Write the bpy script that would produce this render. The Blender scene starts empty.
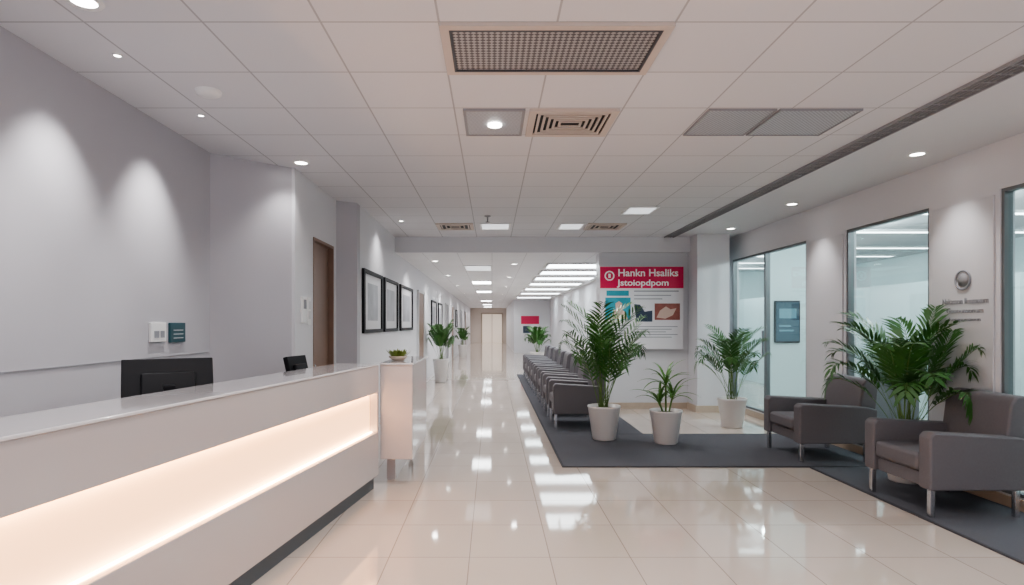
import bpy, bmesh, math, random
from mathutils import Vector, Matrix
random.seed(4)
C = bpy.context
def link(o, parent=None):
    C.scene.collection.objects.link(o)
    if parent: o.parent = parent
    return o
# ---------------- materials ----------------
def pmat(name, col, rough=0.5, metal=0.0, emit=None, es=0.0, noise=0.0, nscale=8, bump=0.0, coat=0.0, spec=0.5):
    m = bpy.data.materials.new(name); m.use_nodes = True
    nt = m.node_tree; b = nt.nodes['Principled BSDF']
    b.inputs['Base Color'].default_value = (*col, 1)
    b.inputs['Roughness'].default_value = rough
    b.inputs['Metallic'].default_value = metal
    b.inputs['Coat Weight'].default_value = coat
    b.inputs['Specular IOR Level'].default_value = spec
    if emit:
        b.inputs['Emission Color'].default_value = (*emit, 1); b.inputs['Emission Strength'].default_value = es
    if noise or bump:
        tc = nt.nodes.new('ShaderNodeTexCoord'); n = nt.nodes.new('ShaderNodeTexNoise')
        n.inputs['Scale'].default_value = nscale; n.inputs['Detail'].default_value = 4
        nt.links.new(tc.outputs['Object'], n.inputs['Vector'])
        if noise:
            r = nt.nodes.new('ShaderNodeMix'); r.data_type = 'RGBA'
            r.inputs[6].default_value = (*[c*(1-noise) for c in col], 1)
            r.inputs[7].default_value = (*[min(1, c*(1+noise)) for c in col], 1)
            nt.links.new(n.outputs['Fac'], r.inputs[0]); nt.links.new(r.outputs[2], b.inputs['Base Color'])
        if bump:
            bp = nt.nodes.new('ShaderNodeBump'); bp.inputs['Strength'].default_value = bump; bp.inputs['Distance'].default_value = 0.01
            nt.links.new(n.outputs['Fac'], bp.inputs['Height']); nt.links.new(bp.outputs['Normal'], b.inputs['Normal'])
    return m
def gridmat(name, col, line, mx, my, ox, oy, w, rough, var=0.02, coat=0.0, spec=0.5):
    m = pmat(name, col, rough, coat=coat, spec=spec); nt = m.node_tree; b = nt.nodes['Principled BSDF']
    N = nt.nodes.new; L = nt.links.new
    tc = N('ShaderNodeTexCoord'); sp = N('ShaderNodeSeparateXYZ'); L(tc.outputs['Object'], sp.inputs[0])
    def mth(op, a, bv=None):
        n = N('ShaderNodeMath'); n.operation = op
        if isinstance(a, (int, float)): n.inputs[0].default_value = a
        else: L(a, n.inputs[0])
        if bv is not None:
            if isinstance(bv, (int, float)): n.inputs[1].default_value = bv
            else: L(bv, n.inputs[1])
        return n.outputs[0]
    ls = []; fs = []
    for out, md, of in ((sp.outputs[0], mx, ox), (sp.outputs[1], my, oy)):
        s = mth('DIVIDE', mth('SUBTRACT', out, of), md)
        fs.append(mth('FLOOR', s)); fr = mth('FRACT', s)
        d = mth('ABSOLUTE', mth('SUBTRACT', fr, 0.5))
        ls.append(mth('GREATER_THAN', d, 0.5 - w/md/2))
    ln = mth('MAXIMUM', ls[0], ls[1])
    cb = N('ShaderNodeCombineXYZ'); L(fs[0], cb.inputs[0]); L(fs[1], cb.inputs[1])
    wn = N('ShaderNodeTexWhiteNoise'); L(cb.outputs[0], wn.inputs[0])
    mx1 = N('ShaderNodeMix'); mx1.data_type = 'RGBA'
    mx1.inputs[6].default_value = (*[c*(1-var) for c in col], 1); mx1.inputs[7].default_value = (*[min(1, c*(1+var)) for c in col], 1)
    L(wn.outputs['Value'], mx1.inputs[0])
    mx2 = N('ShaderNodeMix'); mx2.data_type = 'RGBA'; L(ln, mx2.inputs[0]); L(mx1.outputs[2], mx2.inputs[6]); mx2.inputs[7].default_value = (*line, 1)
    L(mx2.outputs[2], b.inputs['Base Color'])
    bp = N('ShaderNodeBump'); bp.inputs['Strength'].default_value = 0.3; bp.inputs['Distance'].default_value = 0.004; bp.invert = True
    L(ln, bp.inputs['Height']); L(bp.outputs['Normal'], b.inputs['Normal'])
    return m
M_floor = gridmat('porcelain_tile', (0.62, 0.535, 0.475), (0.36, 0.30, 0.265), 0.5, 0.6, -0.14, 0.13, 0.006, 0.05, 0.03, spec=1.0)
M_ceil = gridmat('ceiling_tile', (0.70, 0.70, 0.73), (0.44, 0.44, 0.46), 0.58, 0.585, -0.26, 2.94, 0.011, 0.8, 0.015)
M_ceils = pmat('gypsum_ceiling', (0.70, 0.70, 0.73), 0.8, noise=0.01)
M_ceilc = gridmat('corridor_ceiling_tile', (0.82, 0.82, 0.84), (0.62, 0.62, 0.64), 0.6, 1.2, 0.0, 10.2, 0.012, 0.6, 0.02)
M_wallL = pmat('grey_paint', (0.49, 0.48, 0.515), 0.5, noise=0.015, nscale=3)
M_wall = pmat('white_paint', (0.70, 0.70, 0.73), 0.5, noise=0.012, nscale=3)
M_panel = pmat('satin_wall_panel', (0.67, 0.67, 0.70), 0.3)
M_rug = pmat('grey_carpet', (0.11, 0.112, 0.13), 0.95, noise=0.18, nscale=120, bump=0.4)
M_rug_edge = pmat('carpet_binding', (0.07, 0.07, 0.08), 0.9)
M_fab = pmat('taupe_grey_upholstery', (0.145, 0.134, 0.145), 0.6, noise=0.08, nscale=60, bump=0.12)
M_chrome = pmat('brushed_steel', (0.6, 0.6, 0.62), 0.25, 1.0)
M_counter = pmat('gloss_white_laminate', (0.53, 0.475, 0.465), 0.18, coat=0.4)
M_counter_top = pmat('solid_surface_top', (0.70, 0.67, 0.68), 0.12, coat=0.5)
M_plinth = pmat('dark_plinth', (0.08, 0.095, 0.11), 0.35)
M_glow = pmat('warm_led_diffuser', (0.9, 0.75, 0.6), 0.5, emit=(1.0, 0.47, 0.20), es=2.0)
M_led = pmat('warm_led_line', (1, .9, .8), 0.5, emit=(1.0, 0.60, 0.32), es=26)
M_black = pmat('black_plastic', (0.010, 0.010, 0.013), 0.5, spec=0.25)
M_dgrey = pmat('dark_grey_metal', (0.09, 0.09, 0.10), 0.5)
M_mgrey = pmat('mid_grey_metal', (0.30, 0.30, 0.32), 0.5)
M_frame = pmat('window_frame_grey', (0.20, 0.21, 0.22), 0.4, 0.3)
M_white = pmat('white_plastic', (0.8, 0.8, 0.8), 0.35)
M_pot = pmat('white_ceramic', (0.70, 0.675, 0.66), 0.3, noise=0.02)
M_soil = pmat('soil', (0.035, 0.022, 0.014), 0.95, noise=0.3, nscale=40, bump=0.8)
M_beige = pmat('beige_stone', (0.50, 0.41, 0.33), 0.3, noise=0.08, nscale=12)
M_wood = pmat('brown_door_wood', (0.26, 0.17, 0.13), 0.4, noise=0.12, nscale=5)
M_red = pmat('crimson_print', (0.62, 0.015, 0.09), 0.4)
M_teal = pmat('teal_print', (0.04, 0.33, 0.42), 0.4, noise=0.3, nscale=6)
M_navy = pmat('navy_print', (0.04, 0.06, 0.10), 0.4, noise=0.3, nscale=9)
M_brown = pmat('brown_print', (0.30, 0.10, 0.08), 0.4, noise=0.5, nscale=9)
M_skin = pmat('pale_print', (0.62, 0.45, 0.38), 0.4)
M_txt = pmat('grey_ink', (0.30, 0.31, 0.34), 0.6)
M_wtxt = pmat('white_ink', (0.9, 0.9, 0.9), 0.5)
M_brd = pmat('sign_board_white', (0.74, 0.73, 0.76), 0.3)
M_beigevent = pmat('beige_vent_frame', (0.60, 0.52, 0.47), 0.5)
M_lamp = pmat('lamp_panel', (1, 1, 1), 0.5, emit=(0.95, 0.98, 1.0), es=9)
M_lampdim = pmat('lamp_panel_dim', (0.8, 0.8, 0.8), 0.5, emit=(0.9, 0.95, 1.0), es=0.8)
M_lampc = pmat('lamp_disc', (1, 1, 1), 0.5, emit=(1.0, 0.97, 0.92), es=14)
M_lampbox = pmat('skylight_panel', (1, 1, 1), 0.5, emit=(0.86, 0.96, 1.0), es=7)
M_screen = pmat('display_screen', (0.02, 0.03, 0.04), 0.15, emit=(0.05, 0.14, 0.20), es=0.5)
M_screen2 = pmat('display_content', (0.02, 0.03, 0.04), 0.15, emit=(0.20, 0.45, 0.55), es=0.7)
M_mat = pmat('picture_mat', (0.62, 0.62, 0.64), 0.4)
M_art = pmat('grey_art_print', (0.32, 0.33, 0.36), 0.4, noise=0.6, nscale=3)
M_officew = pmat('office_wall', (0.62, 0.73, 0.74), 0.6)
M_leaf = pmat('palm_leaf_green', (0.05, 0.15, 0.03), 0.4, noise=0.5, nscale=5)
M_leaf3 = pmat('fresh_leaf_green', (0.10, 0.24, 0.05), 0.4, noise=0.4, nscale=5)
M_leaf2 = pmat('yellow_leaf_green', (0.20, 0.26, 0.05), 0.4, noise=0.45, nscale=5)
M_stem = pmat('palm_stem', (0.12, 0.2, 0.05), 0.5, noise=0.2)
def checker(name, sc, c1, c2, rot):
    m = pmat(name, c1, 0.45, 0.2); nt = m.node_tree; b = nt.nodes['Principled BSDF']
    tc = nt.nodes.new('ShaderNodeTexCoord'); v = nt.nodes.new('ShaderNodeTexChecker'); v.inputs['Scale'].default_value = sc
    v.inputs['Color1'].default_value = (*c1, 1); v.inputs['Color2'].default_value = (*c2, 1)
    mp = nt.nodes.new('ShaderNodeMapping'); mp.inputs['Rotation'].default_value = (0, 0, rot)
    nt.links.new(tc.outputs['Object'], mp.inputs[0]); nt.links.new(mp.outputs[0], v.inputs[0]); nt.links.new(v.outputs[0], b.inputs['Base Color'])
    return m
M_perf = checker('perforated_metal', 46, (0.46, 0.44, 0.44), (0.13, 0.12, 0.13), 0.785)
M_perf2 = checker('fine_mesh_panel', 70, (0.52, 0.53, 0.57), (0.32, 0.33, 0.36), 0)
def glassmat():
    m = bpy.data.materials.new('tinted_glass'); m.use_nodes = True; nt = m.node_tree
    for n in list(nt.nodes): nt.nodes.remove(n)
    o = nt.nodes.new('ShaderNodeOutputMaterial'); mx = nt.nodes.new('ShaderNodeMixShader'); t = nt.nodes.new('ShaderNodeBsdfTransparent')
    g = nt.nodes.new('ShaderNodeBsdfGlossy'); f = nt.nodes.new('ShaderNodeLayerWeight'); f.inputs[0].default_value = 0.5
    p = nt.nodes.new('ShaderNodeMath'); p.operation = 'POWER'; p.inputs[1].default_value = 4
    q = nt.nodes.new('ShaderNodeMath'); q.operation = 'MULTIPLY_ADD'; q.inputs[1].default_value = 0.4; q.inputs[2].default_value = 0.05
    nt.links.new(f.outputs['Facing'], p.inputs[0]); nt.links.new(p.outputs[0], q.inputs[0]); nt.links.new(q.outputs[0], mx.inputs[0])
    t.inputs[0].default_value = (0.93, 0.975, 0.97, 1); g.inputs['Roughness'].default_value = 0.02; g.inputs['Color'].default_value = (0.9, 1, 1, 1)
    nt.links.new(t.outputs[0], mx.inputs[1]); nt.links.new(g.outputs[0], mx.inputs[2]); nt.links.new(mx.outputs[0], o.inputs[0])
    return m
M_glass = glassmat()
# ---------------- geometry helpers ----------------
def boxes(name, lst, mat, parent=None, bevel=0.0, seg=2):
    bm = bmesh.new()
    for lo, hi in lst:
        r = bmesh.ops.create_cube(bm, size=1)
        for v in r['verts']:
            v.co = Vector([(lo[i]+hi[i])/2 + v.co[i]*(hi[i]-lo[i]) for i in range(3)])
    me = bpy.data.meshes.new(name); bm.to_mesh(me); bm.free(); me.materials.append(mat)
    o = link(bpy.data.objects.new(name, me), parent)
    if bevel:
        md = o.modifiers.new('bevel', 'BEVEL'); md.width = bevel; md.segments = seg; md.limit_method = 'ANGLE'
        for p in me.polygons: p.use_smooth = True
        w = o.modifiers.new('wn', 'WEIGHTED_NORMAL')
    return o
def box(name, lo, hi, mat, parent=None, bevel=0.0, seg=2): return boxes(name, [(lo, hi)], mat, parent, bevel, seg)
def prism(name, pts, z0, z1, mat, parent=None):
    bm = bmesh.new(); vs = [bm.verts.new((x, y, z0)) for x, y in pts]; f = bm.faces.new(vs)
    r = bmesh.ops.extrude_face_region(bm, geom=[f])
    for v in r['geom']:
        if isinstance(v, bmesh.types.BMVert): v.co.z = z1
    bmesh.ops.recalc_face_normals(bm, faces=bm.faces)
    me = bpy.data.meshes.new(name); bm.to_mesh(me); bm.free(); me.materials.append(mat)
    return link(bpy.data.objects.new(name, me), parent)
def lathe(name, prof, mat, parent=None, seg=32, loc=(0, 0, 0)):
    bm = bmesh.new(); rings = []
    for r, z in prof:
        if r < 1e-5: rings.append([bm.verts.new((0, 0, z))])
        else: rings.append([bm.verts.new((r*math.cos(2*math.pi*i/seg), r*math.sin(2*math.pi*i/seg), z)) for i in range(seg)])
    for a, b in zip(rings, rings[1:]):
        for i in range(seg):
            j = (i+1) % seg
            if len(a) == 1 and len(b) == 1: continue
            if len(a) == 1: bm.faces.new((a[0], b[j], b[i]))
            elif len(b) == 1: bm.faces.new((a[i], a[j], b[0]))
            else: bm.faces.new((a[i], a[j], b[j], b[i]))
    bmesh.ops.recalc_face_normals(bm, faces=bm.faces)
    me = bpy.data.meshes.new(name); bm.to_mesh(me); bm.free(); me.materials.append(mat)
    for p in me.polygons: p.use_smooth = True
    o = link(bpy.data.objects.new(name, me), parent); o.location = loc
    return o
def empty(name, loc=(0, 0, 0), rz=0):
    o = link(bpy.data.objects.new(name, None)); o.location = loc; o.rotation_euler = (0, 0, rz); o.empty_display_size = 0.1
    return o
def text(name, s, loc, rot, width, height, mat, parent, bold=0.0):
    cu = bpy.data.curves.new(name, 'FONT'); cu.body = s; cu.size = 1; cu.extrude = 0.002; cu.offset = bold
    cu.materials.append(mat)
    o = link(bpy.data.objects.new(name, cu)); C.view_layer.update()
    d = o.dimensions.copy()
    o.scale = (width/max(d.x, .01), height/max(d.y, .01), 1)
    o.location = loc; o.rotation_euler = rot
    if parent: o.parent = parent
    return o
# ---------------- shell ----------------
H = 2.93; HC = 2.67; YB = -1.5; XR = 4.1; XL = -2.44
box('floor', (-2.6, YB, -0.1), (9.2, 47, 0), M_floor)
box('ceiling', (-2.6, YB, H), (2.92, 10.2, H+0.1), M_ceil)
box('ceiling_gypsum_band', (2.92, YB, H), (4.22, 10.7, H+0.1), M_ceils)
box('ceiling_office', (4.22, 2.4, H), (9.2, 17.1, H+0.1), M_ceils)
box('ceiling_corridor', (-1.8, 10.32, HC), (3.3, 47, HC+0.1), M_ceilc)
box('trim_bulkhead', (-1.65, 10.2, HC), (3.37, 10.32, H+0.1), M_wall)
box('wall_left', (XL-0.15, YB, 0), (XL, 5.19, H), M_wallL)
box('trim_left_ledge', (XL, YB, 1.205), (XL+0.006, 5.15, 1.211), M_mgrey)
prism('wall_left_angled', [(XL, 5.19), (-1.90, 5.69), (-2.0, 5.80), (XL-0.15, 5.34)], 0, H, M_wallL)
xd = -1.87
boxes('wall_left_door_side', [((xd-0.13, 5.69, 0), (xd, 6.27, H)), ((xd-0.13, 6.27, 2.36), (xd, 7.06, H)), ((xd-0.13, 7.06, 0), (xd, 7.2, H))], M_wall)
dr = empty('door_1')
box('leaf', (xd-0.10, 6.30, 0.005), (xd-0.05, 7.03, 2.33), M_wood, dr)
boxes('jamb', [((xd-0.12, 6.27, 0), (xd+0.01, 6.30, 2.36)), ((xd-0.12, 7.03, 0), (xd+0.01, 7.06, 2.36)), ((xd-0.12, 6.30, 2.33), (xd+0.01, 7.03, 2.36))], M_wood, dr)
lathe('knob', [(0, 0.05), (0.025, 0.04), (0.025, 0.02), (0.01, 0.0)], M_chrome, dr, 16, (xd-0.05, 6.38, 1.0)).rotation_euler = (0, math.pi/2, 0)
prism('wall_left_return', [(xd, 7.2), (-1.65, 7.34), (-1.65, 7.5), (-2.0, 7.5), (-2.0, 7.2)], 0, H, M_wallL)
box('wall_corridor_left', (-1.8, 7.5, 0), (-1.65, 46.9, H), M_wall)
box('wall_corridor_end', (-1.65, 46, 0), (1.25, 46.15, HC), pmat('end_wall', (0.7, 0.62, 0.56), 0.5))
box('wall_corridor_right_near', (2.9, 10.62, 0), (3.05, 30, HC), M_wall)
box('wall_corridor_offset', (1.1, 30, 0), (3.05, 30.15, HC), M_wall)
box('wall_corridor_right_far', (1.1, 30.15, 0), (1.25, 46, HC), M_wall)
box('wall_sign_partition', (1.84, 10.32, 0), (3.37, 10.60, HC), M_panel)
box('baseboard_sign_partition', (1.82, 10.28, 0), (3.35, 10.32, 0.10), M_beige)
box('column', (3.37, 9.85, 0), (3.90, 10.6, H), M_panel)
box('wall_column_infill', (3.90, 10.45, 0), (4.10, 10.6, H), M_panel)
boxes('baseboard_column', [((3.34, 9.82, 0), (3.93, 9.85, 0.11)), ((3.34, 9.85, 0), (3.37, 10.28, 0.11))], M_beige)
W = 0.12
solids = [(YB, 3.55), (4.84, 5.63), (6.95, 7.83), (10.25, 17)]
lst = [((XR, a, 0), (XR+W, b, H)) for a, b in solids]
lst += [((XR, 3.55, 2.54), (XR+W, 4.84, H)), ((XR, 5.63, 2.54), (XR+W, 6.95, H)), ((XR, 7.83, 2.54), (XR+W, 10.25, H))]
lst += [((XR, 3.55, 0), (XR+W, 4.84, 0.10)), ((XR, 5.63, 0), (XR+W, 6.95, 0.10)), ((XR, 7.83, 0), (XR+W, 10.25, 0.10))]
boxes('wall_right', lst, M_wall)
boxes('trim_wall_panels', [((XR-0.015, 4.89, 0.12), (XR, 5.58, 2.50)), ((XR-0.015, 7.0, 0.12), (XR, 7.78, 2.50)), ((XR-0.015, 1.0, 0.12), (XR, 3.5, 2.50))], M_panel, None, 0.004)
boxes('baseboard_right', [((XR-0.02, YB, 0), (XR, 10.4, 0.09))], M_beige)
def window(n, y0, y1):
    e = empty('window_%d' % n)
    t = 0.028
    boxes('frame', [((XR+0.01, y0, 0.10), (XR+0.08, y0+t, 2.54)), ((XR+0.01, y1-t, 0.10), (XR+0.08, y1, 2.54)), ((XR+0.01, y0+t, 0.10), (XR+0.08, y1-t, 0.10+t)), ((XR+0.01, y0+t, 2.54-t), (XR+0.08, y1-t, 2.54))], M_frame, e)
    box('glass', (XR+0.04, y0+t, 0.10+t), (XR+0.048, y1-t, 2.54-t), M_glass, e)
    return e
window(1, 3.55, 4.84); window(2, 5.63, 6.95); window(3, 7.83, 9.04); e = window(4, 9.04, 10.25)
box('pull_handle', (XR+0.0, 9.10, 0.95), (XR+0.02, 9.13, 1.35), M_chrome, e)
box('wall_office_back', (9.0, 2.4, 0), (9.15, 17, H), M_officew)
box('wall_office_far', (4.22, 17.0, 0), (9.0, 17.1, H), M_officew)
box('wall_office_near', (4.22, 2.4, 0), (9.0, 2.5, H), M_officew)
boxes('wall_office_stub', [((4.85, 10.6, 0), (5.55, 10.7, H))], M_officew)
boxes('wall_office_partition', [((6.6, 7.5, 0), (6.7, 17, 2.1))], M_officew)
e = empty('office_ceiling_lights')
boxes('diffusers', [((4.7, y, H-0.03), (8.6, y+0.16, H-0.005)) for y in (4.2, 6.0, 7.8, 9.4, 11.4, 12.8, 14.2, 15.6)], M_lampbox, e)
boxes('housings', [((4.68, y+d, H-0.034), (8.62, y+d+.02, H)) for y in (4.2, 6.0, 7.8, 9.4, 11.4, 12.8, 14.2, 15.6) for d in (-.02, .16)], M_white, e)
for x, y in ((5.4, 4.9), (5.4, 6.9), (5.4, 8.8), (5.6, 12.2), (5.6, 15), (7.8, 7)):  # added fill points that brighten the office behind the glass
    e = empty('office_fill_lamp', (x, y, H)); lathe('housing', [(0.10, -0.05), (0.12, -0.05), (0.12, 0), (0, 0)], M_white, e, 24)
    l = bpy.data.lights.new('fill_point', 'POINT'); l.energy = 55; l.shadow_soft_size = 0.09; l.color = (0.86, 0.97, 1)
    o = link(bpy.data.objects.new('fill_point', l), e); o.location = (0, 0, -0.16)
tv = empty('wall_mounted_television'); box('bezel', (4.98, 10.55, 1.12), (5.42, 10.6, 1.86), M_black, tv, 0.008); box('screen', (5.0, 10.545, 1.15), (5.40, 10.55, 1.83), M_screen, tv)
boxes('screen_content', [((5.05, 10.542, 1.55), (5.35, 10.545, 1.72)), ((5.05, 10.542, 1.40), (5.25, 10.545, 1.43)), ((5.05, 10.542, 1.32), (5.30, 10.545, 1.35))], M_screen2, tv)
ds = empty('office_desk'); box('top', (5.4, 7.2, 0.72), (6.1, 8.6, 0.75), M_white, ds); boxes('legs', [((5.42, 7.22, 0), (6.08, 7.26, 0.72)), ((5.42, 8.54, 0), (6.08, 8.58, 0.72))], M_mgrey, ds)
# ---------------- rugs ----------------
r = empty('area_rug')
boxes('pile', [((0.73, 6.08, 0), (4.06, 7.84, 0.012)), ((0.73, 7.86, 0), (1.98, 17.2, 0.012))], M_rug, r)
boxes('binding', [((0.71, 6.06, 0), (4.06, 6.08, 0.013)), ((0.71, 6.08, 0), (0.73, 17.2, 0.013)), ((0.73, 7.84, 0), (4.06, 7.86, 0.013))], M_rug_edge, r)
r = empty('area_rug'); box('pile', (3.22, 2.6, 0), (4.06, 6.02, 0.012), M_rug, r); boxes('binding', [((3.20, 2.6, 0), (3.22, 6.04, 0.013)), ((3.22, 6.02, 0), (4.06, 6.04, 0.013))], M_rug_edge, r)
# ---------------- armchair ----------------
cache = {}
def armchair(loc, rz=0, s=(1, 1, 1)):
    e = empty('armchair', loc, rz); e.scale = s
    def part(key, fn):
        if key in cache:
            src = cache[key]; o = link(bpy.data.objects.new(key, src.data), e)
            for md in src.modifiers:
                n = o.modifiers.new(md.name, md.type)
                if md.type == 'BEVEL': n.width = md.width; n.segments = md.segments; n.limit_method = 'ANGLE'
            return o
        o = fn(); cache[key] = o; return o
    def ext(nm, pts, y0, y1, bw):
        def f():
            bm = bmesh.new(); a = [bm.verts.new((x, y0, z)) for x, z in pts]; b = [bm.verts.new((x, y1, z)) for x, z in pts]
            bm.faces.new(a); bm.faces.new(b[::-1])
            for i in range(len(pts)): j = (i+1) % len(pts); bm.faces.new((a[i], b[i], b[j], a[j]))
            bmesh.ops.recalc_face_normals(bm, faces=bm.faces)
            me = bpy.data.meshes.new(nm); bm.to_mesh(me); bm.free(); me.materials.append(M_fab)
            for p in me.polygons: p.use_smooth = True
            o = link(bpy.data.objects.new(nm, me), e); md = o.modifiers.new('bevel', 'BEVEL'); md.width = bw; md.segments = 3; md.limit_method = 'ANGLE'
            o.modifiers.new('wn', 'WEIGHTED_NORMAL'); return o
        return f
    ap = [(0.0, 0.20), (0.0, 0.585), (0.03, 0.62), (0.62, 0.585), (0.70, 0.56), (0.68, 0.20)]
    part('armrest_1', ext('armrest_1', ap, 0.0, 0.12, .016)); part('armrest_2', ext('armrest_2', ap, 0.61, 0.73, .016))
    part('seat_base', lambda: box('seat_base', (0.03, 0.12, 0.20), (0.66, 0.61, 0.31), M_fab, e, 0.012))
    part('seat_cushion', lambda: box('seat_cushion', (0.0, 0.123, 0.312), (0.58, 0.607, 0.45), M_fab, e, 0.035, 4))
    part('backrest', ext('backrest', [(0.54, 0.31), (0.60, 0.82), (0.635, 0.875), (0.71, 0.88), (0.75, 0.84), (0.69, 0.20), (0.60, 0.20)], 0.06, 0.67, .02))
    legs = [((x, y, 0), (x+0.035, y+0.035, 0.20)) for x in (0.02, 0.60) for y in (0.03, 0.665)]
    part('legs', lambda: boxes('legs', legs, M_chrome, e, 0.004))
    return e
armchair((3.23, 4.42, 0.0125), 0, (1.09, 1.08, 1.02))
armchair((3.18, 6.20, 0.0125), 0, (1.16, 1.14, 0.98))
for i in range(8): armchair((0.84, 8.2+i*1.06, 0.0125))
# ---------------- plants ----------------
def pot(e, r, h):
    lathe('pot', [(0, 0.0), (r*0.66, 0.0), (r*0.70, 0.01), (r*0.97, h*0.93), (r, h*0.95), (r, h), (r*0.90, h), (r*0.88, h*0.9), (0, h*0.9)], M_pot, e)
    lathe('soil', [(0, h*0.93), (r*0.5, h*0.935), (r*0.87, h*0.905)], M_soil, e, 24)
def frond_mesh(bm, base, az, L, lift, droop, leaf, rnd, nl=17, lw=0.02, st=0.4):
    d = Vector((math.cos(az), math.sin(az), 0)); pts = []
    p = Vector(base); a = lift; n = 16
    for i in range(n+1):
        pts.append(p.copy()); p = p + (d*math.cos(a) + Vector((0, 0, 1))*math.sin(a))*(L/n); a -= droop/n*(3.0*(i/n)**1.6)
    side = Vector((-d.y, d.x, 0)); w = 0.007
    prev = None
    for i, q in enumerate(pts):
        ww = w*(1-0.8*i/n); up = Vector((0, 0, ww))
        ring = [bm.verts.new(q+side*ww), bm.verts.new(q+up), bm.verts.new(q-side*ww), bm.verts.new(q-up)]
        if prev:
            for k in range(4):
                f = bm.faces.new((prev[k], prev[(k+1) % 4], ring[(k+1) % 4], ring[k])); f.material_index = 1
        prev = ring
    for i in range(nl):
        t = st+(1-st)*i/(nl-1); k = min(t*n, n-0.001); k0 = int(k); q = pts[k0].lerp(pts[k0+1], k-k0); tan = (pts[k0+1]-pts[k0]).normalized()
        ll = leaf*(0.5+0.9*math.sin(math.pi*min(1, (t-st)/(1-st)*0.78+0.12)))*rnd.uniform(0.85, 1.1)
        for sgn in (1, -1):
            up = side.cross(tan)
            if up.z < 0: up = -up
            dirv = (side*sgn*0.75 + tan*(0.6+0.5*t) + up*0.15 + Vector((0, 0, rnd.uniform(-.1, .1)))).normalized()
            tip = q+dirv*ll+Vector((0, 0, -ll*0.22)); mid = q+dirv*ll*0.45
            wv = tan - dirv*tan.dot(dirv)
            wv = (wv.normalized() if wv.length > 1e-3 else side)*lw*0.5
            a0 = bm.verts.new(q); m1 = bm.verts.new(q.lerp(mid, .6)+wv); m2 = bm.verts.new(q.lerp(mid, .6)-wv)
            n1 = bm.verts.new(mid.lerp(tip, .35)+wv*0.8); n2 = bm.verts.new(mid.lerp(tip, .35)-wv*0.8); tp = bm.verts.new(tip)
            bm.faces.new((a0, m1, m2)); bm.faces.new((m1, n1, n2, m2)); bm.faces.new((n1, tp, n2))
def palm(loc, r, h, nf, top, rad, leaf, seed, lw=0.022, xlim=None, st=0.4, l0=86, l1=60, name='potted_palm', dr=(70, 120), mat=None):
    rnd = random.Random(seed); e = empty(name, loc); pot(e, r, h)
    bm = bmesh.new()
    for i in range(nf):
        az = i*2.399+rnd.uniform(-.3, .3); f = (i+0.5)/nf
        lift = math.radians(l0+(l1-l0)*f+rnd.uniform(-5, 5))
        L = (top-h)*(1.12-0.2*f)*rnd.uniform(0.9, 1.05)
        frond_mesh(bm, (rnd.uniform(-.05, .05), rnd.uniform(-.05, .05), h*0.9), az, L, lift, math.radians(dr[0]+(dr[1]-dr[0])*f), leaf, rnd, lw=lw, st=st)
    for v in bm.verts:
        q = Vector((v.co.x, v.co.y)); l = q.length
        if l > rad*0.6:
            nl = rad*0.6 + rad*0.4*(1-math.exp(-(l-rad*0.6)/(rad*0.4))); v.co.x *= nl/l; v.co.y *= nl/l
        if xlim and v.co.x > xlim*0.5: v.co.x = xlim*0.5+xlim*0.5*(1-math.exp(-(v.co.x-xlim*0.5)/(xlim*0.5)))
        if v.co.z < 0.03: v.co.z = 0.03
    me = bpy.data.meshes.new('fronds'); bm.to_mesh(me); bm.free(); me.materials.append(mat or M_leaf); me.materials.append(M_stem)
    link(bpy.data.objects.new('fronds', me), e)
    return e
def strappy(loc, r, h, n, leafL, seed, name='potted_dracaena', mat=None, w=0.035, stemh=0.25):
    rnd = random.Random(seed); e = empty(name, loc); pot(e, r, h); bm = bmesh.new()
    heads = [(0, 0, h+stemh), (0.09, 0.03, h+stemh*0.5), (-0.08, -0.02, h+stemh*0.3)]
    for hx, hy, hz in heads:
        pr = None
        for q in (Vector((hx*0.4, hy*0.4, h*0.88)), Vector((hx, hy, hz))):
            ring = [bm.verts.new(q+Vector((0.012*math.cos(a), 0.012*math.sin(a), 0))) for a in (0, 1.57, 3.14, 4.71)]
            if pr:
                for k in range(4): f = bm.faces.new((pr[k], pr[(k+1) % 4], ring[(k+1) % 4], ring[k])); f.material_index = 1
            pr = ring
    for i in range(n):
        hx, hy, hz = heads[i % 3]
        az = i*2.399; lift = math.radians(84-50*(i/n)+rnd.uniform(-8, 8)); L = leafL*rnd.uniform(.8, 1.1); m = 7
        d = Vector((math.cos(az), math.sin(az), 0)); side = Vector((-d.y, d.x, 0)); p = Vector((hx, hy, hz-0.04+0.05*rnd.random())); a = lift; prev = None
        for k in range(m+1):
            t = k/m; ww = w*0.5*math.sin(math.pi*min(1, 0.15+0.85*t))+0.001
            cur = [bm.verts.new(p+side*ww+Vector((0, 0, ww*0.4))), bm.verts.new(p), bm.verts.new(p-side*ww+Vector((0, 0, ww*0.4)))]
            if prev: bm.faces.new((prev[0], prev[1], cur[1], cur[0])); bm.faces.new((prev[1], prev[2], cur[2], cur[1]))
            prev = cur; p = p+(d*math.cos(a)+Vector((0, 0, math.sin(a))))*(L/m); a -= math.radians(80)/m
    me = bpy.data.meshes.new('leaves'); bm.to_mesh(me); bm.free(); me.materials.append(mat or M_leaf3); me.materials.append(M_stem)
    for p in me.polygons: p.use_smooth = True
    link(bpy.data.objects.new('leaves', me), e); return e
palm((1.40, 7.50, 0.0125), 0.205, 0.42, 24, 1.86, 0.60, 0.22, 2, lw=0.028, st=0.32, l1=62)
strappy((2.10, 7.25, 0.0125), 0.195, 0.40, 36, 0.42, 5, w=0.032, stemh=0.30)
palm((3.38, 8.45, 0), 0.20, 0.41, 18, 1.50, 0.54, 0.19, 7, lw=0.026, st=0.42, l1=62)
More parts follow.
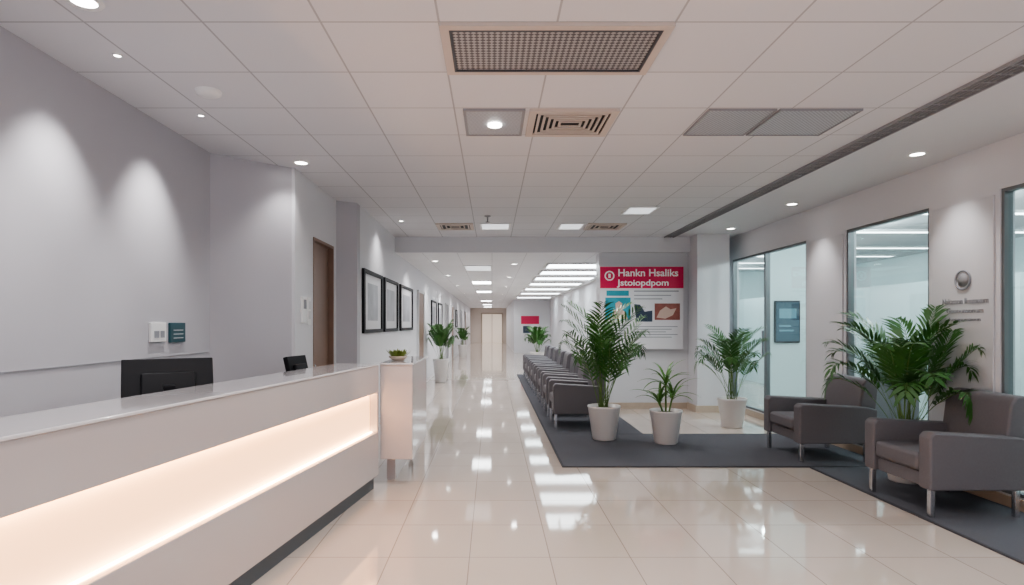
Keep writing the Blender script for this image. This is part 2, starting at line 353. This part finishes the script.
palm((3.78, 5.50, 0.0125), 0.18, 0.42, 24, 1.62, 0.74, 0.24, 11, lw=0.034, xlim=0.28, st=0.44, l0=84, l1=57)
palm((-1.28, 15.0, 0), 0.20, 0.58, 20, 1.62, 0.36, 0.20, 13, lw=0.034)
palm((-1.28, 26.0, 0), 0.2, 0.55, 12, 1.4, 0.34, 0.18, 14, lw=0.04)
palm((1.55, 20.5, 0), 0.25, 0.5, 16, 1.45, 0.5, 0.22, 15, lw=0.04)
# ---------------- reception counter ----------------
ang = -math.atan2(0.1503, 0.9886); Lc = 4.855
rc = empty('reception_counter', (-1.73, 0.5, 0), ang)
box('top_band', (-0.36, 0, 0.845), (0, Lc, 1.085), M_counter, rc, 0.006)
box('worktop', (-0.38, 0, 1.085), (0.008, Lc, 1.10), M_counter_top, rc, 0.004)
box('light_recess_panel', (-0.10, 0, 0.50), (-0.07, Lc-0.04, 0.845), M_glow, rc)
boxes('led_line', [((-0.050, 0.01, 0.836), (-0.035, Lc-0.05, 0.8445)), ((-0.060, 0.01, 0.5005), (-0.045, Lc-0.05, 0.507))], M_led, rc)
box('lower_panel', (-0.34, 0, 0.12), (0.0, Lc, 0.50), M_counter, rc, 0.005)
box('recess_back', (-0.34, 0, 0.50), (-0.10, Lc-0.04, 0.845), M_counter, rc)
box('end_cap', (-0.34, Lc-0.04, 0.50), (0.0, Lc, 0.845), M_counter, rc)
box('plinth', (-0.30, 0, 0.0), (-0.04, Lc-0.02, 0.12), M_plinth, rc)
sd = empty('staff_desk', (-1.73, 0.5, 0), ang)
box('desktop', (-0.64, 0.05, 0.72), (-0.385, Lc-0.1, 0.75), M_counter_top, sd)
boxes('desk_support', [((-0.62, y, 0), (-0.40, y+0.03, 0.72)) for y in (0.1, 2.0, 4.5)], M_counter, sd)
eb = empty('counter_end_pedestal')
M_ped = pmat('blush_laminate', (0.55, 0.48, 0.465), 0.25, coat=0.4)
box('pedestal_body', (-1.0, 5.36, 0.24), (-0.71, 6.5, 1.085), M_ped, eb, 0.005)
box('pedestal_top', (-1.01, 5.35, 1.085), (-0.70, 6.51, 1.10), M_counter_top, eb, 0.004)
box('pedestal_base', (-0.98, 5.60, 0), (-0.90, 6.42, 0.24), M_ped, eb)
bp = empty('succulent_bowl', (-0.90, 5.75, 1.10))
lathe('bowl', [(0, 0), (0.05, 0), (0.085, 0.03), (0.09, 0.045), (0.08, 0.04), (0, 0.035)], M_beige, bp, 24)
bm = bmesh.new(); rnd = random.Random(3)
for i in range(70):
    az = rnd.uniform(0, 6.28); rr = rnd.uniform(0, 0.07); b0 = Vector((rr*math.cos(az), rr*math.sin(az), 0.035)); d = Vector((math.cos(az)*0.8, math.sin(az)*0.8, rnd.uniform(0.5, 1.3))).normalized()*rnd.uniform(0.06, 0.10)
    s = Vector((-math.sin(az), math.cos(az), 0))*0.012
    v = [bm.verts.new(b0-s*.4), bm.verts.new(b0+s*.4), bm.verts.new(b0+d*.6+s), bm.verts.new(b0+d), bm.verts.new(b0+d*.6-s)]; bm.faces.new(v)
me = bpy.data.meshes.new('foliage'); bm.to_mesh(me); bm.free(); me.materials.append(M_leaf2); link(bpy.data.objects.new('foliage', me), bp)
def monitor(loc, rz, w, h, lift, tilt=-14):
    e = empty('computer_monitor', loc, rz)
    p = box('display_panel', (-w/2, -0.02, lift), (w/2, 0.02, lift+h), M_black, e, 0.006); p.rotation_euler = (math.radians(tilt), 0, 0)
    q = box('rear_housing', (-w*0.3, -0.05, lift+h*0.2), (w*0.3, -0.012, lift+h*0.70), M_black, e, 0.012); q.rotation_euler = (math.radians(tilt), 0, 0)
    box('stand_neck', (-0.03, -0.03, 0.01), (0.03, 0.03, lift+h*0.45), M_black, e, 0.004)
    box('stand_foot', (-0.10, -0.06, 0), (0.10, 0.06, 0.014), M_black, e, 0.004)
    return e
monitor((-1.85, 3.44, 0.75), math.radians(30), 0.48, 0.31, 0.21, -20)
monitor((-1.57, 5.06, 0.75), math.radians(78), 0.30, 0.25, 0.19)
sw = empty('wall_control_panel'); box('plate', (XL, 4.26, 1.32), (XL+0.02, 4.46, 1.46), M_white, sw, 0.004); boxes('buttons', [((XL+0.02, 4.30, 1.35), (XL+0.024, 4.36, 1.40)), ((XL+0.02, 4.38, 1.35), (XL+0.024, 4.43, 1.40))], M_txt, sw)
sw = empty('wall_notice_plaque'); box('plate', (XL, 4.52, 1.31), (XL+0.02, 4.74, 1.46), pmat('dark_teal_plate', (0.03, 0.09, 0.11), 0.4), sw, 0.004); boxes('print_lines', [((XL+0.02, 4.56, 1.34+k*0.03), (XL+0.022, 4.70, 1.346+k*0.03)) for k in range(3)], M_mat, sw)
sw = empty('card_reader'); box('body', (xd, 5.86, 1.46), (xd+0.025, 5.98, 1.72), M_white, sw, 0.004); box('display', (xd+0.025, 5.88, 1.60), (xd+0.028, 5.96, 1.69), M_txt, sw)
sw = empty('light_switch'); box('plate', (xd, 6.06, 1.44), (xd+0.012, 6.16, 1.72), M_white, sw, 0.003); boxes('rockers', [((xd+0.012, 6.08, 1.50), (xd+0.02, 6.14, 1.58)), ((xd+0.012, 6.08, 1.60), (xd+0.02, 6.14, 1.68))], M_mat, sw)
def picture(y0, y1, z0, z1, b=0.05):
    e = empty('framed_picture'); x = -1.65
    boxes('frame', [((x, y0, z0), (x+0.035, y0+b*1.6, z1)), ((x, y1-b*1.6, z0), (x+0.035, y1, z1)), ((x, y0+b*1.6, z0), (x+0.035, y1-b*1.6, z0+b)), ((x, y0+b*1.6, z1-b), (x+0.035, y1-b*1.6, z1))], M_black, e)
    box('mat_board', (x, y0+b, z0+b*.6), (x+0.012, y1-b, z1-b*.6), M_mat, e)
    box('print', (x+0.012, y0+(y1-y0)*0.24, z0+(z1-z0)*0.2), (x+0.015, y1-(y1-y0)*0.24, z1-(z1-z0)*0.2), M_art, e)
picture(7.60, 8.92, 1.33, 2.16); picture(9.08, 10.38, 1.33, 2.16); picture(10.66, 12.3, 1.33, 2.16)
picture(16.2, 17.6, 1.3, 2.1); picture(18.2, 19.6, 1.3, 2.1); picture(27, 28.4, 1.3, 2.1)
for n, (y0, y1) in enumerate([(13.2, 14.2), (21.0, 22.2), (24, 25.2), (31, 32.4), (36, 37.4)]):
    e = empty('door_%d' % (n+2)); box('leaf', (-1.65, y0, 0.0), (-1.62, y1, 2.15), M_wood if n % 2 == 0 else M_mgrey, e)
    boxes('jamb', [((-1.65, y0-0.06, 0), (-1.60, y0, 2.2)), ((-1.65, y1, 0), (-1.60, y1+0.06, 2.2)), ((-1.65, y0, 2.15), (-1.60, y1, 2.2))], M_mat, e)
boxes('baseboard_corridor_left', [((-1.65, a, 0), (-1.63, b, 0.1)) for a, b in ((7.5, 13.13), (14.27, 20.93), (22.27, 23.93), (25.27, 30.93), (32.47, 35.93), (37.47, 46))], M_mat)
e = empty('door_7'); boxes('leaf', [((-0.75, 45.95, 0), (-0.02, 46, 2.2)), ((0.02, 45.95, 0), (0.75, 46, 2.2))], pmat('glowing_door_leaf', (0.6, 0.52, 0.46), 0.3, emit=(1, .86, .72), es=0.4), e)  # leaves emit a warm glow, standing in for bright lobby light
boxes('jamb', [((-0.85, 45.93, 0), (-0.75, 46, 2.3)), ((0.75, 45.93, 0), (0.85, 46, 2.3)), ((-0.75, 45.93, 2.2), (0.75, 46, 2.3)), ((-0.02, 45.93, 0), (0.02, 46, 2.2))], M_beige, e)
e = empty('notice_poster'); box('sheet', (1.45, 29.96, 0.85), (2.35, 29.999, 1.85), M_brd, e); box('red_header', (1.45, 29.95, 1.45), (2.35, 29.96, 1.85), M_red, e); box('photo_block', (1.55, 29.95, 1.0), (1.9, 29.96, 1.35), M_navy, e)
# ---------------- information sign ----------------
sg = empty('information_sign_board'); yS = 10.22
box('board', (1.84, yS, 1.02), (3.26, yS+0.06, 2.44), M_brd, sg, 0.004)
boxes('standoffs', [((a, yS+0.06, z), (a+0.04, 10.32, z+0.04)) for a in (1.95, 3.1) for z in (1.1, 2.3)], M_chrome, sg)
box('header_band', (1.84, yS-0.006, 2.06), (3.26, yS, 2.425), M_red, sg)
RX = (math.pi/2, 0, 0)
text('heading_line_1', 'Hankn Hsaliks', (2.14, yS-0.008, 2.265), RX, 1.02, 0.125, M_wtxt, sg, 0.018)
text('heading_line_2', 'Jstoiopdpom', (2.14, yS-0.008, 2.105), RX, 0.88, 0.14, M_wtxt, sg, 0.018)
lathe('mark_ring', [(0.062, 0), (0.085, 0), (0.085, 0.004), (0.062, 0.004), (0.062, 0)], M_wtxt, sg, 24, (2.0, yS-0.006, 2.27)).rotation_euler = RX
box('mark_bar', (1.98, yS-0.010, 2.235), (2.02, yS-0.006, 2.305), M_wtxt, sg)
def pic(nm, x0, x1, z0, z1, m, d=0.004): box(nm, (x0, yS-d, z0), (x1, yS, z1), m, sg)
def poly(nm, pts, m, d):
    bm = bmesh.new(); bm.faces.new([bm.verts.new((x, yS-d, z)) for x, z in pts]); me = bpy.data.meshes.new(nm); bm.to_mesh(me); bm.free(); me.materials.append(m); link(bpy.data.objects.new(nm, me), sg)
pic('teal_caption', 1.95, 2.33, 1.93, 2.02, M_teal)
pic('photo_teal', 1.93, 2.36, 1.52, 1.90, M_teal)
poly('photo_teal_figure', [(2.02, 1.53), (2.06, 1.66), (2.11, 1.70), (2.10, 1.80), (2.16, 1.84), (2.22, 1.80), (2.21, 1.70), (2.28, 1.64), (2.31, 1.53)], M_skin, 0.006)
pic('photo_chair', 2.40, 2.74, 1.48, 1.80, M_brd)
poly('photo_chair_shape', [(2.42, 1.79), (2.52, 1.78), (2.60, 1.66), (2.73, 1.68), (2.73, 1.49), (2.46, 1.49)], M_navy, 0.006)
pic('photo_brown', 2.77, 3.2, 1.52, 1.80, M_brown)
poly('photo_brown_hand', [(2.80, 1.56), (2.86, 1.68), (2.96, 1.75), (3.04, 1.70), (3.14, 1.72), (3.08, 1.60), (2.95, 1.54)], M_skin, 0.006)
pic('header_text_rule', 2.42, 3.18, 2.00, 2.02, M_txt); pic('text_rule_a', 2.42, 3.05, 1.93, 1.945, M_txt); pic('text_rule_b', 2.42, 2.9, 1.87, 1.885, M_txt)
boxes('body_text_rules', [((1.94, yS-0.003, 1.42-k*0.045), (2.36-0.05*(k % 3), yS, 1.432-k*0.045)) for k in range(6)]+[((2.42, yS-0.003, 1.40-k*0.045), (3.16-0.1*(k % 3), yS, 1.412-k*0.045)) for k in range(5)], M_txt, sg)
em = empty('wall_emblem_lettering'); xE = XR-0.016; RZ = (math.pi/2, 0, -math.pi/2)
lathe('emblem_ring', [(0.076, 0), (0.088, 0), (0.088, 0.012), (0.076, 0.012), (0.076, 0)], M_txt, em, 32, (xE, 5.20, 1.83)).rotation_euler = (0, -math.pi/2, 0)
lathe('emblem_disc', [(0, 0.008), (0.058, 0.008), (0.058, 0)], M_mgrey, em, 24, (xE, 5.20, 1.83)).rotation_euler = (0, -math.pi/2, 0)
text('lettering_line_1', 'Nakasson Ihsusaxum', (xE-0.002, 5.44, 1.625), RZ, 0.50, 0.050, M_txt, em, 0.0)
text('lettering_line_2', 'Guuounsonum', (xE-0.002, 5.39, 1.545), RZ, 0.40, 0.045, M_txt, em, 0.0)
text('lettering_line_3', 'Isesunonsnuun', (xE-0.002, 5.36, 1.475), RZ, 0.34, 0.032, M_txt, em, 0.0)
# ---------------- ceiling fixtures ----------------
Z = H
def ringframe(x0, x1, y0, y1, t, z0, z1): return [((x0, y0, z0), (x1, y0+t, z1)), ((x0, y1-t, z0), (x1, y1, z1)), ((x0, y0+t, z0), (x0+t, y1-t, z1)), ((x1-t, y0+t, z0), (x1, y1-t, z1))]
e = empty('ceiling_return_grille'); boxes('frame', ringframe(-0.26, 0.90, 2.94, 3.52, 0.045, Z-0.02, Z), M_beigevent, e); boxes('inner_frame', ringframe(-0.215, 0.855, 2.985, 3.475, 0.012, Z-0.022, Z), M_dgrey, e)
box('perforated_face', (-0.203, 2.997, Z-0.012), (0.843, 3.463, Z), M_perf, e)
def beam(e, loc, en, ang, tgt=None, blend=0.9, col=(1, 0.975, 0.96), org=(0, 0, 0)):
    l = bpy.data.lights.new('beam', 'SPOT'); l.energy = en; l.spot_size = math.radians(ang); l.spot_blend = blend; l.shadow_soft_size = 0.05; l.color = col
    o = link(bpy.data.objects.new('beam', l), e); o.location = loc
    d = Vector(tgt)-Vector(org)-Vector(loc) if tgt else Vector((0, 0, -1)); o.rotation_euler = d.to_track_quat('-Z', 'Y').to_euler()
e = empty('recessed_ceiling_light'); boxes('frame', ringframe(-0.20, 0.23, 4.12, 4.68, 0.02, Z-0.015, Z), M_mgrey, e); box('lens', (-0.18, 4.14, Z-0.010), (0.21, 4.66, Z), M_perf2, e); lathe('lamp', [(0, 0), (0.05, 0), (0.05, 0.012)], M_lampc, e, 24, (0.02, 4.42, Z-0.022))
beam(e, (0.02, 4.42, Z-0.06), 110, 165)
def louvre(x0, x1, y0, y1, z, n=5, fm=M_beigevent):
    e = empty('ceiling_air_vent'); t = 0.05
    boxes('frame', ringframe(x0, x1, y0, y1, t, z-0.02, z), fm, e); box('throat', (x0+t, y0+t, z-0.006), (x1-t, y1-t, z), M_black, e)
    l = []
    for k in range(n):
        o = t+0.015+k*(min(x1-x0, y1-y0)/2-t-0.03)/n
        if x1-x0 > 2*o+.05: l += ringframe(x0+o, x1-o, y0+o, y1-o, 0.018, z-0.018, z-0.008)
    boxes('louvres', l, M_beigevent, e)
louvre(0.26, 0.88, 4.12, 4.68, Z)
louvre(-0.83, -0.28, 8.8, 9.35, Z, 3); louvre(1.42, 1.98, 8.8, 9.35, Z, 3)
for x0, x1 in ((1.49, 1.96), (1.98, 2.55)):
    e = empty('ceiling_speaker_panel'); boxes('frame', ringframe(x0, x1, 4.12, 4.68, 0.012, Z-0.014, Z), M_mgrey, e); box('mesh_face', (x0+.012, 4.132, Z-0.009), (x1-.012, 4.668, Z), M_perf2, e)
for x0, x1, y0, y1, m in ((-0.18, 0.28, 8.8, 9.35, M_lampdim), (1.0, 1.38, 8.8, 9.35, M_lampdim), (1.72, 2.12, 7.55, 8.05, M_lampdim)):
    e = empty('recessed_ceiling_light'); boxes('frame', ringframe(x0, x1, y0, y1, 0.03, Z-0.012, Z), M_white, e); box('lens', (x0+.03, y0+.03, Z-0.008), (x1-.03, y1-.03, Z), m, e)
    beam(e, ((x0+x1)/2, (y0+y1)/2, Z-0.06), 70, 160)
e = empty('linear_slot_diffuser'); boxes('rails', [((2.92, YB, Z-0.02), (2.935, 10.19, Z)), ((3.065, YB, Z-0.02), (3.08, 10.19, Z))], M_mgrey, e)
boxes('slots', [((2.935+k*0.0325, YB, Z-0.006), (2.935+k*0.0325+0.026, 10.19, Z)) for k in range(4)], M_black, e)
boxes('blades', [((2.935+k*0.0325-0.004, YB, Z-0.016), (2.935+k*0.0325+0.004, 10.19, Z-0.004)) for k in range(1, 4)]+[((2.935, YB+0.1+j*0.12, Z-0.014), (3.065, YB+0.115+j*0.12, Z-0.005)) for j in range(96)], M_mgrey, e)
e = empty('smoke_detector'); lathe('dome', [(0, -0.035), (0.05, -0.034), (0.075, -0.02), (0.08, 0)], M_white, e, 24, (-1.80, 3.81, Z))
e = empty('fire_sprinkler'); lathe('head', [(0, -0.09), (0.03, -0.09), (0.03, -0.085), (0.01, -0.08), (0.012, -0.02), (0.045, -0.012), (0.045, 0)], M_mgrey, e, 16, (-0.06, 8.2, Z))
def downlight(x, y, z, en=40, ang=100, tgt=None, r=0.055, blend=0.9):
    e = empty('downlight', (x, y, z)); lathe('trim_ring', [(r, -0.006), (r+0.02*r/.055, -0.010), (r+0.028*r/.055, 0), ], M_white, e, 24); lathe('lamp', [(0, -0.004), (r, -0.004), (r, 0)], M_lampc, e, 24)
    if en: beam(e, (0, 0, -0.03), en, ang, tgt, blend, org=(x, y, z))
    return e
downlight(-1.87, 2.75, Z, 30, 75, (XL, 2.6, 1.4))
for y in (3.3, 4.25): downlight(-2.06, y, Z, 85, 72, (XL-0.05, y, 1.55), r=0.018, blend=1.0)
downlight(-1.75, 5.5, Z, 24, 90, (-2.0, 5.6, 1.2))
for y in (5.22, 7.4, 9.3): downlight(3.70, y, Z, 50, 70, (XR-0.05, y, 1.4), blend=1.0)
downlight(3.70, 3.2, Z, 30, 75, (XR, 3.2, 1.2))
for x, y in ((0.3, 0.6), (2.2, 1.5), (-0.9, 2.2), (2.0, 2.5)): downlight(x, y, Z, 80, 150)  # added fill lamps, out of view overhead, to brighten the hall
for y in (8.6,): downlight(-1.3, y, Z, 30, 110, (-1.65, y, 1.6), r=0.03)
for k, y in enumerate((12.0, 13.6, 15.4, 17.6, 20.2, 23.2, 26.8)):
    e = empty('skylight_light_panel'); box('diffuser', (1.15, y, HC-0.015), (2.65, y+0.9, HC-0.003), M_lampbox, e); boxes('frame', ringframe(1.10, 2.70, y-0.05, y+0.95, 0.05, HC-0.03, HC), M_white, e)
for y in (11.6, 15.0, 19, 24, 29, 34, 39, 43.5):
    downlight(-1.1, y, HC, 66, 150); downlight(0.45, y+0.6, HC, 66, 150)
for y in (12.5, 17, 22, 31, 37, 42):
    e = empty('recessed_ceiling_light'); boxes('frame', ringframe(-0.6, 0.0, y, y+1.2, 0.03, HC-0.012, HC), M_white, e); box('lens', (-0.57, y+.03, HC-0.008), (-0.03, y+1.17, HC), M_lamp if y > 16 else M_lampdim, e)
# ---------------- world & camera ----------------
w = bpy.data.worlds.new('world'); C.scene.world = w; w.use_nodes = True
w.node_tree.nodes['Background'].inputs[0].default_value = (0.93, 0.93, 1.0, 1); w.node_tree.nodes['Background'].inputs[1].default_value = 1.2
try: C.scene.view_settings.look = 'AgX - Medium High Contrast'
except Exception: pass
cd = bpy.data.cameras.new('camera'); cam = link(bpy.data.objects.new('camera', cd)); cam.location = (0, 0, 1.45); cam.rotation_euler = (math.pi/2, 0, 0)
cd.sensor_width = 36; cd.lens = 600/1024*36; cd.shift_x = 20/1024; cd.shift_y = 31.5/1024; cd.clip_start = 0.05; cd.clip_end = 200
C.scene.camera = cam
